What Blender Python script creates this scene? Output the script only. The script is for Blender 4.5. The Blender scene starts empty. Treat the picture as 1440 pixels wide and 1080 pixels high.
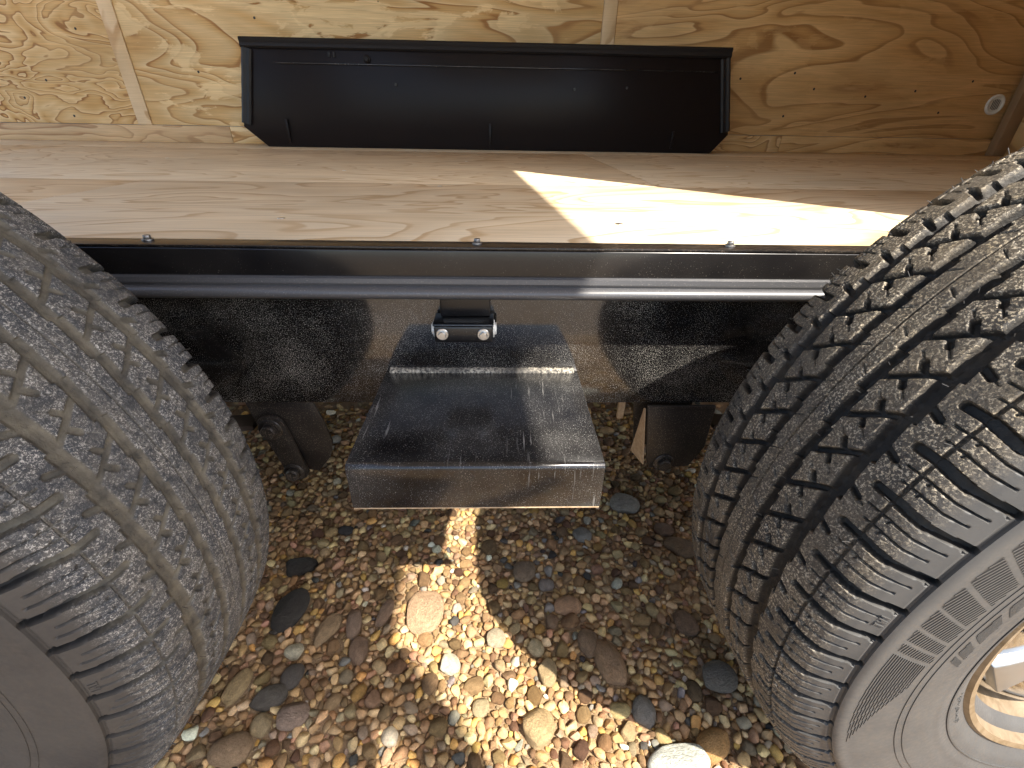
import bpy, bmesh, math, random
import numpy as np
from mathutils import Vector, Matrix, noise as mnoise
R = math.radians
C = bpy.context.scene.collection
scene = bpy.context.scene
rng = np.random.default_rng(11)
random.seed(5)

# ------------------------------------------------------------------ camera
cam_d = bpy.data.cameras.new('camera')
cam = bpy.data.objects.new('camera', cam_d); C.objects.link(cam)
cam_d.sensor_width = 36.0
cam_d.lens = 638.229 / 1440 * 36
cam_d.clip_start = .02; cam_d.clip_end = 400
_p, _y, _r = R(30.41), R(1.93), R(1.045)
F = Vector((math.sin(_y)*math.cos(_p), math.cos(_y)*math.cos(_p), -math.sin(_p)))
Rt = Vector((math.cos(_y), -math.sin(_y), 0)); Up = Rt.cross(F)
R2 = Rt*math.cos(_r) + Up*math.sin(_r); U2 = -Rt*math.sin(_r) + Up*math.cos(_r)
M = Matrix(((R2.x, U2.x, -F.x), (R2.y, U2.y, -F.y), (R2.z, U2.z, -F.z)))
cam.matrix_world = Matrix.Translation((.0263, -.6002, .7693)) @ M.to_4x4()
scene.camera = cam

# ------------------------------------------------------------------ sky, sun, exposure
SUN = Vector((.56, -.57, 1.0)).normalized()
w = bpy.data.worlds.new('World'); scene.world = w; w.use_nodes = True
nt = w.node_tree; nt.nodes.clear()
sky = nt.nodes.new('ShaderNodeTexSky'); sky.sky_type = 'NISHITA'; sky.sun_disc = False
sky.sun_elevation = math.asin(SUN.z); sky.sun_rotation = math.atan2(SUN.x, SUN.y)
sky.dust_density = 2.0
bg = nt.nodes.new('ShaderNodeBackground'); bg.inputs[1].default_value = .15
wo = nt.nodes.new('ShaderNodeOutputWorld')
nt.links.new(sky.outputs[0], bg.inputs[0]); nt.links.new(bg.outputs[0], wo.inputs[0])
sd = bpy.data.lights.new('sun', 'SUN'); sd.energy = 4.7; sd.angle = R(.53); sd.color = (1, .93, .82)
so = bpy.data.objects.new('sun', sd); C.objects.link(so)
so.rotation_euler = SUN.to_track_quat('Z', 'Y').to_euler(); so.location = (3, -3, 5)
scene.view_settings.view_transform = 'Standard'; scene.view_settings.look = 'None'
scene.view_settings.gamma = 1; scene.view_settings.use_curve_mapping = False
scene.view_settings.exposure = 1.56
scene.render.engine = 'CYCLES'
scene.cycles.max_bounces = 10; scene.cycles.diffuse_bounces = 6
scene.cycles.sample_clamp_indirect = 6

# ------------------------------------------------------------------ node helper
class NT:
    def __init__(s, name):
        s.m = bpy.data.materials.new(name); s.m.use_nodes = True
        s.t = s.m.node_tree; s.t.nodes.clear()
        s.out = s.n('ShaderNodeOutputMaterial'); s.b = s.n('ShaderNodeBsdfPrincipled')
        s.l(s.b.outputs[0], s.out.inputs[0])
    def n(s, typ, **kw):
        x = s.t.nodes.new(typ)
        for k, v in kw.items(): setattr(x, k, v)
        return x
    def l(s, a, b): s.t.links.new(a, b)
    def put(s, inp, v):
        if hasattr(v, 'is_output') or isinstance(v, bpy.types.NodeSocket): s.l(v, inp)
        else: inp.default_value = v
    def math(s, op, a, b=0.0, c=None):
        x = s.n('ShaderNodeMath', operation=op); s.put(x.inputs[0], a); s.put(x.inputs[1], b)
        if c is not None: s.put(x.inputs[2], c)
        return x.outputs[0]
    def coord(s, kind='Object', scale=(1, 1, 1), rot=(0, 0, 0), loc=(0, 0, 0)):
        t = s.n('ShaderNodeTexCoord'); m = s.n('ShaderNodeMapping')
        m.inputs[1].default_value = loc; m.inputs[2].default_value = rot; m.inputs[3].default_value = scale
        s.l(t.outputs[kind], m.inputs[0]); return m.outputs[0]
    def noise(s, v, scale, detail=3, rough=.55, dist=0):
        x = s.n('ShaderNodeTexNoise'); s.l(v, x.inputs['Vector'])
        x.inputs['Scale'].default_value = scale; x.inputs['Detail'].default_value = detail
        x.inputs['Roughness'].default_value = rough; x.inputs['Distortion'].default_value = dist
        return x.outputs[0]
    def vor(s, v, scale, feat='F1', out=0, rand=1):
        x = s.n('ShaderNodeTexVoronoi', feature=feat); s.l(v, x.inputs['Vector'])
        x.inputs['Scale'].default_value = scale; x.inputs['Randomness'].default_value = rand
        return x.outputs[out]
    def ramp(s, f, stops):
        x = s.n('ShaderNodeValToRGB'); e = x.color_ramp.elements
        while len(e) < len(stops): e.new(.5)
        for i, (p, c) in enumerate(stops):
            e[i].position = p
            e[i].color = (c, c, c, 1) if not hasattr(c, '__len__') else (*c, 1)
        s.l(f, x.inputs[0]); return x.outputs[0]
    def mix(s, f, a, b, mode='MIX'):
        x = s.n('ShaderNodeMix', data_type='RGBA', blend_type=mode)
        s.put(x.inputs[0], f)
        for i, v in ((6, a), (7, b)):
            if isinstance(v, bpy.types.NodeSocket): s.l(v, x.inputs[i])
            else: x.inputs[i].default_value = (*v, 1) if hasattr(v, '__len__') else (v, v, v, 1)
        return x.outputs[2]
    def set(s, col=None, rough=None, metal=None, spec=None, coat=None):
        b = s.b.inputs
        for k, v in (('Base Color', col), ('Roughness', rough), ('Metallic', metal), ('Specular IOR Level', spec), ('Coat Weight', coat)):
            if v is None: continue
            if isinstance(v, bpy.types.NodeSocket): s.l(v, b[k])
            elif hasattr(v, '__len__'): b[k].default_value = (*v, 1)
            else: b[k].default_value = v
    def bump(s, h, strength=.3, dist=.001, prev=None):
        x = s.n('ShaderNodeBump'); x.inputs['Strength'].default_value = strength; x.inputs['Distance'].default_value = dist
        s.l(h, x.inputs['Height'])
        if prev is not None: s.l(prev, x.inputs['Normal'])
        s.l(x.outputs[0], s.b.inputs['Normal']); return x.outputs[0]

# ------------------------------------------------------------------ materials
def ply(name, pale, amber, brown, sc=(1, 3), K=9, seed=0, lo=.42, warp=.6, fibre=.25, rough=.55, plane='xz', patch=.0, rot=0.0):
    """rotary-cut softwood veneer: contour bands of a slow field, with fine fibres along x"""
    s = NT(name)
    sy, sz = (1, sc[1]) if plane == 'xz' else (sc[1], 1)
    v = s.coord(scale=(sc[0], sy, sz), loc=(seed*3.7, seed*1.3, seed*2.1), rot=(0, rot, 0) if plane == 'xz' else (0, 0, rot))
    f = s.noise(v, 1.0, 3.0, .42, warp)
    fr = s.math('FRACT', s.math('MULTIPLY', f, K))
    band = s.ramp(fr, [(0, pale), (lo, tuple(.5*(a+b) for a, b in zip(pale, amber))), (.76, amber), (.87, brown), (.95, brown), (1.0, pale)])
    # the bands fade in and out over the sheet
    v2 = s.coord(scale=(sc[0]*.7, sy*.6, sz*.6), loc=(seed*9.1+5, 2, seed))
    fade = s.ramp(s.noise(v2, 1.6, 2), [(.33, .5), (.58, 1.0)])
    base = s.mix(fade, tuple(.55*a+.45*b for a, b in zip(pale, amber)), band)
    if patch > 0:
        vp = s.coord(scale=(3.0, 3 if plane != 'xz' else 1, 9 if plane == 'xz' else 1), loc=(seed, 4, seed*5))
        pm = s.ramp(s.noise(vp, 1.0, 6, .62, .5), [(.53, 0), (.56, patch)])
        base = s.mix(pm, base, tuple(min(1, a*1.12) for a in pale))
    fv = s.coord(scale=(7, 420, 420), loc=(seed, 0, 0))
    fib = s.noise(fv, 1.0, 4, .6)
    fc = s.ramp(fib, [(.3, 1-fibre), (.7, 1+fibre*.25)])
    base = s.mix(1.0, base, fc, 'MULTIPLY')
    lv = s.coord(scale=(1.3, 3, 3), loc=(seed*2, 0, 0))
    base = s.mix(1.0, base, s.ramp(s.noise(lv, 1.4, 3), [(.3, .84), (.7, 1.06)]), 'MULTIPLY')
    # odd dark pin marks
    pk = s.ramp(s.vor(s.coord(scale=(4.2, 4.2, 4.2), loc=(seed, seed, 0)), 1.0), [(.0, .25), (.012, .35), (.02, 1.0)])
    base = s.mix(1.0, base, pk, 'MULTIPLY')
    s.set(base, rough, spec=.3)
    s.bump(fib, .25, .0006)
    return s.m

M_wall_swirl = ply('plywood_swirl', (.86, .66, .37), (.64, .39, .15), (.32, .14, .045), (2.2, 4.6), 15, 3.1, .3, 1.1, rough=.6)
M_wall_mid = ply('plywood_amber', (.87, .66, .36), (.68, .41, .155), (.42, .20, .06), (.8, 3.0), 12, 1.7, .35, .8, patch=.8)
M_wall_right = ply('plywood_honey', (.82, .56, .27), (.64, .37, .14), (.36, .175, .055), (.6, 2.6), 14, 6.4, .4, .9, patch=.25)
M_strip = ply('plywood_strip', (.80, .62, .40), (.72, .53, .31), (.58, .38, .2), (3, 2), 5, 2.9, fibre=.15)
M_base = ply('plywood_base', (.74, .54, .31), (.60, .39, .20), (.38, .20, .09), (1.0, 4), 11, 8.3)
M_floor = ply('plywood_floor', (.82, .67, .46), (.745, .57, .36), (.58, .40, .22), (1.0, 2.6), 14, 4.4, .45, 1.2, .26, plane='xy', rot=.38)
M_floor2 = ply('plywood_floor_edge', (.73, .565, .37), (.60, .425, .25), (.44, .27, .13), (1.0, 7.5), 14, 12.4, .45, .8, .34, plane='xy', rot=.15)

def black_steel(name, dust=.15, rough=.18, speck=700, fine=.5, dustcol=(.42, .37, .30), scratch=0.0, film_=None, spec_=.5, coat_=0.0):
    s = NT(name)
    v = s.coord()
    big = s.noise(v, 9, 4, .6)
    sp = s.noise(v, speck, 2, .7)
    th = s.math('ADD', s.math('MULTIPLY', big, .22), sp)
    m = s.ramp(th, [(.76-dust*.2, 0), (.81-dust*.2, fine)])
    film = s.ramp(s.noise(v, 9, 2, .5), [(.35, 0), (.8, dust*.16 if film_ is None else film_)])
    m2 = s.math('MAXIMUM', m, film)
    if scratch > 0:
        sv = s.coord(scale=(300, 14, 14), rot=(0, 0, R(-38)))
        sc_ = s.ramp(s.noise(sv, 1.0, 3, .6), [(.60, 0), (.72, scratch)])
        area = s.ramp(s.noise(v, 7, 3), [(.46, 0), (.66, 1)])
        m2 = s.math('MAXIMUM', m2, s.math('MULTIPLY', sc_, area))
    col = s.mix(m2, (.0065, .006, .0065), dustcol)
    s.set(col, s.math('ADD', s.math('MULTIPLY', m2, .6), rough), spec=spec_, coat=coat_)
    s.b.inputs['Coat Roughness'].default_value = .09
    s.bump(s.math('ADD', m, s.math('MULTIPLY', s.noise(v, 40, 2), .4)), .22, .0005)
    return s.m
M_beam = black_steel('dusty_black_beam', .24, .09, 800, .8, (.56, .53, .48), film_=.02, spec_=.8, coat_=.35)
M_rail = black_steel('black_rail', -.22, .2, 600, .4, film_=.03)
M_ledge = black_steel('black_ledge', .22, .3, 500, .4, (.35, .27, .19))
M_step = black_steel('black_step', .12, .14, 800, .5, (.46, .45, .43), scratch=.8, film_=.10, spec_=.5)
M_hang = black_steel('dusty_black_hanger', .25, .4, 640, .6, (.30, .25, .2))
M_latch = black_steel('black_latch', .0, .3, 500, .3)

def trim_mat():
    s = NT('grey_rail_trim'); v = s.coord()
    m = s.ramp(s.noise(v, 500, 2), [(.6, 0), (.75, .3)])
    s.set(s.mix(m, (.065, .065, .069), (.4, .38, .34)), .36, spec=.6); return s.m
M_trim = trim_mat()
def rubber_trim():
    s = NT('black_rubber_edge'); s.set((.013, .012, .013), .42, spec=.3); return s.m
M_rtrim = rubber_trim()

def zinc():
    s = NT('zinc'); v = s.coord()
    s.set(s.mix(s.noise(v, 300, 2), (.55, .55, .53), (.75, .76, .74)), .32, 1.0); return s.m
M_zinc = zinc()
def weld():
    s = NT('weld_bead_dusty'); v = s.coord()
    m = s.ramp(s.noise(v, 260, 3, .7), [(.40, 0), (.62, 1)])
    m = s.math('MULTIPLY', m, s.ramp(s.noise(v, 22, 3), [(.35, .15), (.6, 1)]))
    s.set(s.mix(m, (.04, .037, .034), (.52, .47, .38)), .7); s.bump(s.noise(v, 400, 2), .6, .001); return s.m
M_weld = weld()
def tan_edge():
    s = NT('tan_edge_steel'); v = s.coord()
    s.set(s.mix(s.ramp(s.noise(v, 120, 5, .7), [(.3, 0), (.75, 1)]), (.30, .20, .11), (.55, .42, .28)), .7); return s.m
M_tan = tan_edge()  # tan steel edges; also carries the painted lit line of the step lip
def plain(name, c, r=.5, metal=0, var=.1, sc=40, bump=0):
    s = NT(name); v = s.coord(); n = s.noise(v, sc, 4)
    s.set(s.mix(n, tuple(x*(1-var) for x in c), tuple(min(1, x*(1+var)) for x in c)), r, metal)
    if bump: s.bump(n, bump, .001)
    return s.m
M_box = plain('black_wheel_box', (.013, .0095, .009), .3, sc=6); M_box.node_tree.nodes['Principled BSDF'].inputs['Specular IOR Level'].default_value = .13
M_dzinc = plain('dull_dark_zinc', (.22, .21, .20), .4, .8)
M_alu = plain('white_aluminium_skin', (.72, .72, .72), .35)
M_white = plain('white_plastic', (.78, .77, .72), .4)
M_dark = plain('shadowed_slot', (.03, .03, .03), .6)
M_post = plain('brown_post', (.30, .19, .10), .6, var=.2, sc=20)
M_spring = plain('brown_black_spring', (.045, .035, .03), .6, var=.4)

def rubber(name, left):
    s = NT(name); v = s.coord()
    at = s.n('ShaderNodeAttribute', attribute_name='groove').outputs['Fac']
    tr = s.n('ShaderNodeAttribute', attribute_name='tread').outputs['Fac']
    if left:
        top = s.mix(s.ramp(s.noise(v, 22, 5, .65), [(.35, 0), (.68, 1)]), (.055, .058, .064), (.13, .118, .10))
        sp = s.ramp(s.noise(v, 560, 4, .8, .8), [(.52, 0), (.59, .95)])
        top = s.mix(s.math('MULTIPLY', sp, s.ramp(s.noise(v, 17, 3), [(.3, .25), (.6, 1)])), top, (.50, .47, .42))
        dk = s.ramp(s.noise(v, 210, 4, .7, .6), [(.36, .85), (.46, 0)])
        top = s.mix(dk, top, (.045, .046, .05))
        dk2 = s.ramp(s.noise(v, 80, 4, .72, .5), [(.42, .6), (.50, 0)])
        top = s.mix(dk2, top, (.035, .038, .044))
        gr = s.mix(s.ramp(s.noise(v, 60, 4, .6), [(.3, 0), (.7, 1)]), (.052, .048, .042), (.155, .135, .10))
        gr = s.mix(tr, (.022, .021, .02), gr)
        side = s.mix(s.ramp(s.noise(v, 13, 4), [(.3, 0), (.7, 1)]), (.042, .038, .035), (.07, .062, .053))
        hl = .7
    else:
        top = s.mix(s.ramp(s.noise(v, 20, 5, .65), [(.35, 0), (.68, 1)]), (.045, .042, .039), (.12, .10, .074))
        sp = s.ramp(s.noise(v, 520, 3, .75), [(.52, 0), (.60, .9)])
        spc = s.mix(s.noise(v, 90, 2), (.34, .26, .14), (.60, .55, .46))
        top = s.mix(s.math('MULTIPLY', sp, s.ramp(s.noise(v, 15, 3), [(.35, .25), (.6, 1)])), top, spc)
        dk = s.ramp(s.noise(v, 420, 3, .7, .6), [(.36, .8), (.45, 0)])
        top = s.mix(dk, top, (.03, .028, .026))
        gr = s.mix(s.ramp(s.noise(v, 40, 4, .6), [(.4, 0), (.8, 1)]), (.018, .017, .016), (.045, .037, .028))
        side = s.mix(s.ramp(s.noise(v, 12, 5, .6), [(.3, 0), (.7, 1)]), (.052, .052, .052), (.078, .076, .073))
        hl = .55
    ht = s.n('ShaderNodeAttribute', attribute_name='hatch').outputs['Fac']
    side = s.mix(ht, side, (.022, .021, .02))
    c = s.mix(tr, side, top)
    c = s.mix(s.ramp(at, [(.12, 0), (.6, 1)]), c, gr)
    s.set(c, s.ramp(s.noise(v, 200, 3), [(.3, hl-.12), (.7, hl+.15)]), spec=.25)
    h = s.math('MULTIPLY', s.noise(v, 420, 4, .7), s.math('MULTIPLY_ADD', tr, .9, .1))
    s.bump(h, .8 if left else .6, .0014)
    return s.m
M_rub_l = rubber('dusty_rubber_shaded', True)
M_rub_r = rubber('dusty_rubber_clean_side', False)
def rim_mat():
    s = NT('cast_aluminium_rim'); v = s.coord()
    s.set(s.mix(s.noise(v, 30, 3), (.30, .31, .32), (.44, .45, .46)), .38, .9); return s.m
M_rim = rim_mat()
def barrel_mat():
    s = NT('muddy_rim_barrel'); v = s.coord(scale=(1, 1, 1))
    m = s.ramp(s.noise(v, 34, 5, .7, 1.2), [(.35, 0), (.65, 1)])
    s.set(s.mix(m, (.12, .082, .042), (.22, .165, .105)), .5, .1); s.bump(s.noise(v, 60, 4), .5, .002); return s.m
M_barrel = barrel_mat()
M_chrome = plain('chrome_cap', (.50, .52, .55), .12, 1.0)
M_black = plain('black_spoke_pocket', (.02, .02, .02), .3)

def stone_mat():
    s = NT('river_stone'); v = s.coord()
    col = s.n('ShaderNodeAttribute', attribute_name='col').outputs['Color']
    n1 = s.ramp(s.noise(v, 90, 5, .7), [(.28, .66), (.72, 1.28)])
    n2 = s.ramp(s.noise(v, 700, 3, .7), [(.3, .75), (.7, 1.2)])
    c = s.mix(1.0, s.mix(1.0, col, n1, 'MULTIPLY'), n2, 'MULTIPLY')
    s.set(c, .85, spec=.25); s.bump(s.noise(v, 300, 5, .75), .8, .0014); return s.m
M_stone = stone_mat()
def stone_obj_mat():
    s = NT('river_stone_single')
    v = s.coord()
    oi = s.n('ShaderNodeObjectInfo')
    ov = s.n('ShaderNodeVectorMath', operation='ADD'); s.l(v, ov.inputs[0]); s.l(oi.outputs['Location'], ov.inputs[1])
    vv = ov.outputs[0]
    n1 = s.ramp(s.noise(vv, 2.2, 5, .7), [(.28, .66), (.72, 1.28)])
    n2 = s.ramp(s.noise(vv, 14, 4, .75), [(.3, .70), (.7, 1.25)])
    c = s.mix(1.0, s.mix(1.0, oi.outputs['Color'], n1, 'MULTIPLY'), n2, 'MULTIPLY')
    s.set(c, .85, spec=.25); s.bump(s.noise(vv, 7, 6, .75), .7, .09); return s.m
M_stone1 = stone_obj_mat()
def dirt():
    s = NT('gravelly_earth'); v = s.coord()
    big = s.ramp(s.noise(v, 3, 4), [(.3, 0), (.7, 1)])
    c = s.mix(big, (.22, .14, .075), (.36, .24, .135))
    cell = s.vor(v, 75, 'F1', 1); far = s.mix(.5, c, cell, 'MULTIPLY')
    st = s.mix(s.ramp(s.noise(v, 420, 4, .7), [(.42, 0), (.66, 1)]), c, (.50, .36, .20))
    s.set(st, .85)
    s.bump(s.math('ADD', s.noise(v, 90, 5, .7), s.noise(v, 500, 3, .7)), .9, .004); return s.m
M_dirt = dirt()
def farground():
    s = NT('sunlit_gravel_yard'); v = s.coord()
    n = s.vor(v, 60, 'F1', 1)
    bw = s.n('ShaderNodeRGBToBW'); s.l(n, bw.inputs[0])
    c = s.ramp(bw.outputs[0], [(.1, (.20, .13, .08)), (.4, (.34, .23, .13)), (.7, (.42, .32, .21)), (.95, (.30, .27, .24))])
    d = s.ramp(s.vor(v, 60), [(.3, 1), (.62, .3)])
    s.set(s.mix(1, c, d, 'MULTIPLY'), .8); s.bump(s.vor(v, 60), 1, -.008); return s.m
M_far = farground()

# ------------------------------------------------------------------ object helpers
def link(name, me, mat=None, parent=None):
    o = bpy.data.objects.new(name, me); C.objects.link(o)
    if mat is not None and me is not None and len(me.materials) == 0: me.materials.append(mat)
    if parent is not None: o.parent = parent
    return o
def pyd(name, vs, fs, smooth=False):
    me = bpy.data.meshes.new(name); me.from_pydata(vs, [], fs); me.update()
    if smooth: me.polygons.foreach_set('use_smooth', [True]*len(me.polygons))
    return me
def npmesh(name, V, Fc, smooth=True):
    V = np.ascontiguousarray(V, dtype=np.float32); Fc = np.ascontiguousarray(Fc, dtype=np.int32)
    me = bpy.data.meshes.new(name); k = Fc.shape[1]
    me.vertices.add(len(V)); me.vertices.foreach_set('co', V.ravel())
    me.loops.add(Fc.size); me.loops.foreach_set('vertex_index', Fc.ravel())
    me.polygons.add(len(Fc)); me.polygons.foreach_set('loop_start', np.arange(len(Fc), dtype=np.int32)*k)
    me.polygons.foreach_set('loop_total', np.full(len(Fc), k, dtype=np.int32))
    me.polygons.foreach_set('use_smooth', np.full(len(Fc), smooth))
    me.update(calc_edges=True); me.validate(); return me
def bevel_mesh(bm, name, width=.002, seg=2, smooth=True, angle=30):
    es = [e for e in bm.edges if len(e.link_faces) == 2 and e.calc_face_angle(0) > R(angle)]
    if width > 0: bmesh.ops.bevel(bm, geom=es, offset=width, segments=seg, affect='EDGES', profile=.5, clamp_overlap=True)
    me = bpy.data.meshes.new(name); bm.to_mesh(me); bm.free()
    if smooth:
        me.polygons.foreach_set('use_smooth', [True]*len(me.polygons))
        me.set_sharp_from_angle(angle=R(40))
    return me
def box(name, x0, x1, y0, y1, z0, z1, mat, parent=None, bev=.002):
    bm = bmesh.new(); bmesh.ops.create_cube(bm, size=1)
    for v in bm.verts: v.co = Vector(((x0+x1)/2+v.co.x*(x1-x0), (y0+y1)/2+v.co.y*(y1-y0), (z0+z1)/2+v.co.z*(z1-z0)))
    return link(name, bevel_mesh(bm, name, bev), mat, parent)
def extrude_yz(name, prof, x0, x1, mat, parent=None, bev=0, nx=1):
    """closed (y,z) outline swept along x"""
    n = len(prof); vs = []; fs = []
    for i in range(nx+1):
        x = x0+(x1-x0)*i/nx
        vs += [(x, a, b) for a, b in prof]
    for i in range(nx):
        for j in range(n):
            k = (j+1) % n; fs.append((i*n+j, i*n+k, (i+1)*n+k, (i+1)*n+j))
    fs.append(tuple(range(n))[::-1]); fs.append(tuple(nx*n+j for j in range(n)))
    me = pyd(name, vs, fs); bm = bmesh.new(); bm.from_mesh(me); bmesh.ops.recalc_face_normals(bm, faces=bm.faces)
    return link(name, bevel_mesh(bm, name, bev), mat, parent)
def prism_xz(name, pts, y0, y1, mat, parent=None, bev=.001):
    """closed (x,z) outline given thickness in y"""
    n = len(pts); vs = [(a, y0, b) for a, b in pts]+[(a, y1, b) for a, b in pts]
    fs = [tuple(range(n)), tuple(range(n, 2*n))[::-1]]+[(j, (j+1) % n, n+(j+1) % n, n+j) for j in range(n)]
    me = pyd(name, vs, fs); bm = bmesh.new(); bm.from_mesh(me); bmesh.ops.recalc_face_normals(bm, faces=bm.faces)
    return link(name, bevel_mesh(bm, name, bev), mat, parent)
def revolve(name, prof, mat, parent=None, n=48, axis='y', loc=(0, 0, 0), smooth=True):
    """prof: (r, a) points, a along the axis"""
    vs = []; fs = []; m = len(prof)
    for i in range(n):
        t = 2*math.pi*i/n
        for r, a in prof:
            c, s_ = r*math.cos(t), r*math.sin(t)
            vs.append({'y': (c, a, s_), 'z': (c, s_, a), 'x': (a, c, s_)}[axis])
    for i in range(n):
        for j in range(m-1):
            k = (i+1) % n; fs.append((i*m+j, i*m+j+1, k*m+j+1, k*m+j))
    me = pyd(name, vs, fs, smooth); bm = bmesh.new(); bm.from_mesh(me)
    bmesh.ops.remove_doubles(bm, verts=bm.verts, dist=1e-6); bmesh.ops.recalc_face_normals(bm, faces=bm.faces)
    bm.to_mesh(me); bm.free(); me.set_sharp_from_angle(angle=R(35))
    o = link(name, me, mat, parent); o.location = loc; return o
def hexbolt(name, loc, r, h, axis, mat, parent, rot=0):
    """hex head on a washer, pointing along -y or +z"""
    bm = bmesh.new()
    c = bmesh.ops.create_cone(bm, cap_ends=True, segments=6, radius1=r, radius2=r*.93, depth=h)
    bmesh.ops.translate(bm, verts=c['verts'], vec=(0, 0, h/2+.0025)); bmesh.ops.rotate(bm, verts=bm.verts, cent=(0, 0, 0), matrix=Matrix.Rotation(rot, 3, 'Z'))
    c = bmesh.ops.create_cone(bm, cap_ends=True, segments=20, radius1=r*1.45, radius2=r*1.38, depth=.0025)
    bmesh.ops.translate(bm, verts=c['verts'], vec=(0, 0, .00125))
    if axis == '-y': bmesh.ops.rotate(bm, verts=bm.verts, cent=(0, 0, 0), matrix=Matrix.Rotation(R(90), 3, 'X'))
    if axis == '-x': bmesh.ops.rotate(bm, verts=bm.verts, cent=(0, 0, 0), matrix=Matrix.Rotation(R(-90), 3, 'Y'))
    if axis == '+x': bmesh.ops.rotate(bm, verts=bm.verts, cent=(0, 0, 0), matrix=Matrix.Rotation(R(90), 3, 'Y'))
    o = link(name, bevel_mesh(bm, name, r*.08, 1), mat, parent); o.location = loc; return o
def tag(o, label=None, cat=None, group=None, kind=None):
    if label: o['label'] = label
    if cat: o['category'] = cat
    if group: o['group'] = group
    if kind: o['kind'] = kind
    return o

# ------------------------------------------------------------------ ground
GZ = -.045          # level of the gravel under the trailer
def ground_mesh(x0, x1, y0, y1, n, z, amp):
    xs = np.linspace(x0, x1, n); ys = np.linspace(y0, y1, n)
    X, Y = np.meshgrid(xs, ys)
    Z = z + amp*(np.sin(X*9+1.3*np.sin(Y*7))*.5+np.sin(Y*13+X*5)*.5)
    V = np.stack([X, Y, Z], -1).reshape(-1, 3)
    i = np.arange(n*n).reshape(n, n)
    Fc = np.stack([i[:-1, :-1], i[:-1, 1:], i[1:, 1:], i[1:, :-1]], -1).reshape(-1, 4)
    return npmesh('ground', V, Fc)
far = link('ground', pyd('ground', [(-150, -150, GZ-.012), (150, -150, GZ-.012), (150, 150, GZ-.012), (-150, 150, GZ-.012)], [(0, 1, 2, 3)]), M_far)
tag(far, 'sunlit gravel yard reaching out around the trailer', kind='structure')
GX0, GX1, GY0, GY1 = -1.5, 1.5, -1.05, 1.7
gd = link('earth_patch', ground_mesh(GX0-.1, GX1+.1, GY0-.1, GY1+.1, 140, GZ-.0006, .0016), M_dirt)
tag(gd, 'brown earth showing between the pebbles under the trailer', kind='structure')

# ------------------------------------------------------------------ trailer root
T = link('enclosed_trailer', None)
tag(T, 'black framed enclosed trailer with plywood floor and walls, two dusty tyres and a small step', 'trailer')

# floor sheets
def sheet_xy(x0, x1, y0, y1, mat):
    return box('floor_sheet', x0, x1, y0, y1, .602, .620, mat, T, .0012)
seam = .664
M_floor2 = M_floor
f1 = sheet_xy(-3.3, -.86, .0345, seam-.0007, M_floor)
f2 = sheet_xy(-.858, 1.60, .0345, seam-.0007, M_floor2)
f3 = sheet_xy(1.602, 2.94, .0345, seam-.0007, M_floor)
f4 = sheet_xy(-3.3, -2.0, seam+.0007, 1.884, M_floor2)
f5 = sheet_xy(-1.998, .44+.0, seam+.0007, 1.884, M_floor)
f6 = sheet_xy(.442, 2.94, seam+.0007, 1.884, M_floor)
f7 = sheet_xy(-3.3, -.5, 1.887, 2.318, M_floor2)
f8 = sheet_xy(-.498, 2.94, 1.887, 2.318, M_floor)
for x, y in [(-.333, .193), (.225, .178), (-.12, .62), (-.9, .2), (.95, .19), (-.45, .95), (.3, .95), (-1.2, 1.3), (-.1, 1.35), (.9, 1.3), (-1.6, .6)]:
    revolve('screw', [(0, .0006), (.0045, .0008), (.0062, .0004), (.0064, 0)], M_zinc, f2 if y < seam else f5, 16, 'z', (x, y, .6203))

# side rail: ledge, face, grey bead trim
ledge = box('rail_ledge', -3.3, 2.94, .0005, .0335, .6195, .6225, M_ledge, T, .0008)
extrude_yz('side_rail', [(0, .6185), (.004, .6192), (.032, .6192), (.032, .598), (.02, .598), (.02, .556), (.004, .556), (.0005, .581)], -3.3, 2.94, M_rail, T, .0015)
arc = [(-.004-.011*math.sin(t), .5625+.0085*math.cos(t)) for t in np.linspace(0, math.pi, 9)]
extrude_yz('rail_trim', [(.0002, .5835), (-.006, .5820), (-.0068, .5755), (-.0042, .5725)]+arc+[(.0002, .5535)], -3.3, 2.94, M_trim, T, 0, 1)
for x, y in [(-.435, .022), (-.003, .021), (.341, .021), (.80, .021), (-.86, .021), (1.25, .02)]:
    hexbolt('ledge_screw', (x, y, .6225), .0048,   .0045, '+z', M_dzinc, T, rot=x*7)

# main beam: C channel, dusty gloss black
extrude_yz('frame_beam', [(.040, .3567), (.040, .601), (.095, .601), (.095, .596), (.046, .596), (.046, .3617), (.095, .3617), (.095, .3567)], -3.3, 2.94, M_beam, T, .0022)
extrude_yz('frame_beam', [(2.26, .3567), (2.26, .601), (2.315, .601), (2.315, .3567)], -3.3, 2.94, M_hang, T, .002)
for x in (-2.6, -1.9, -1.3, .0, 1.3, 1.9, 2.6):
    box('cross_member', x-.025, x+.025, .097, 2.255, .52, .6015, M_hang, T, .002)

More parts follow.
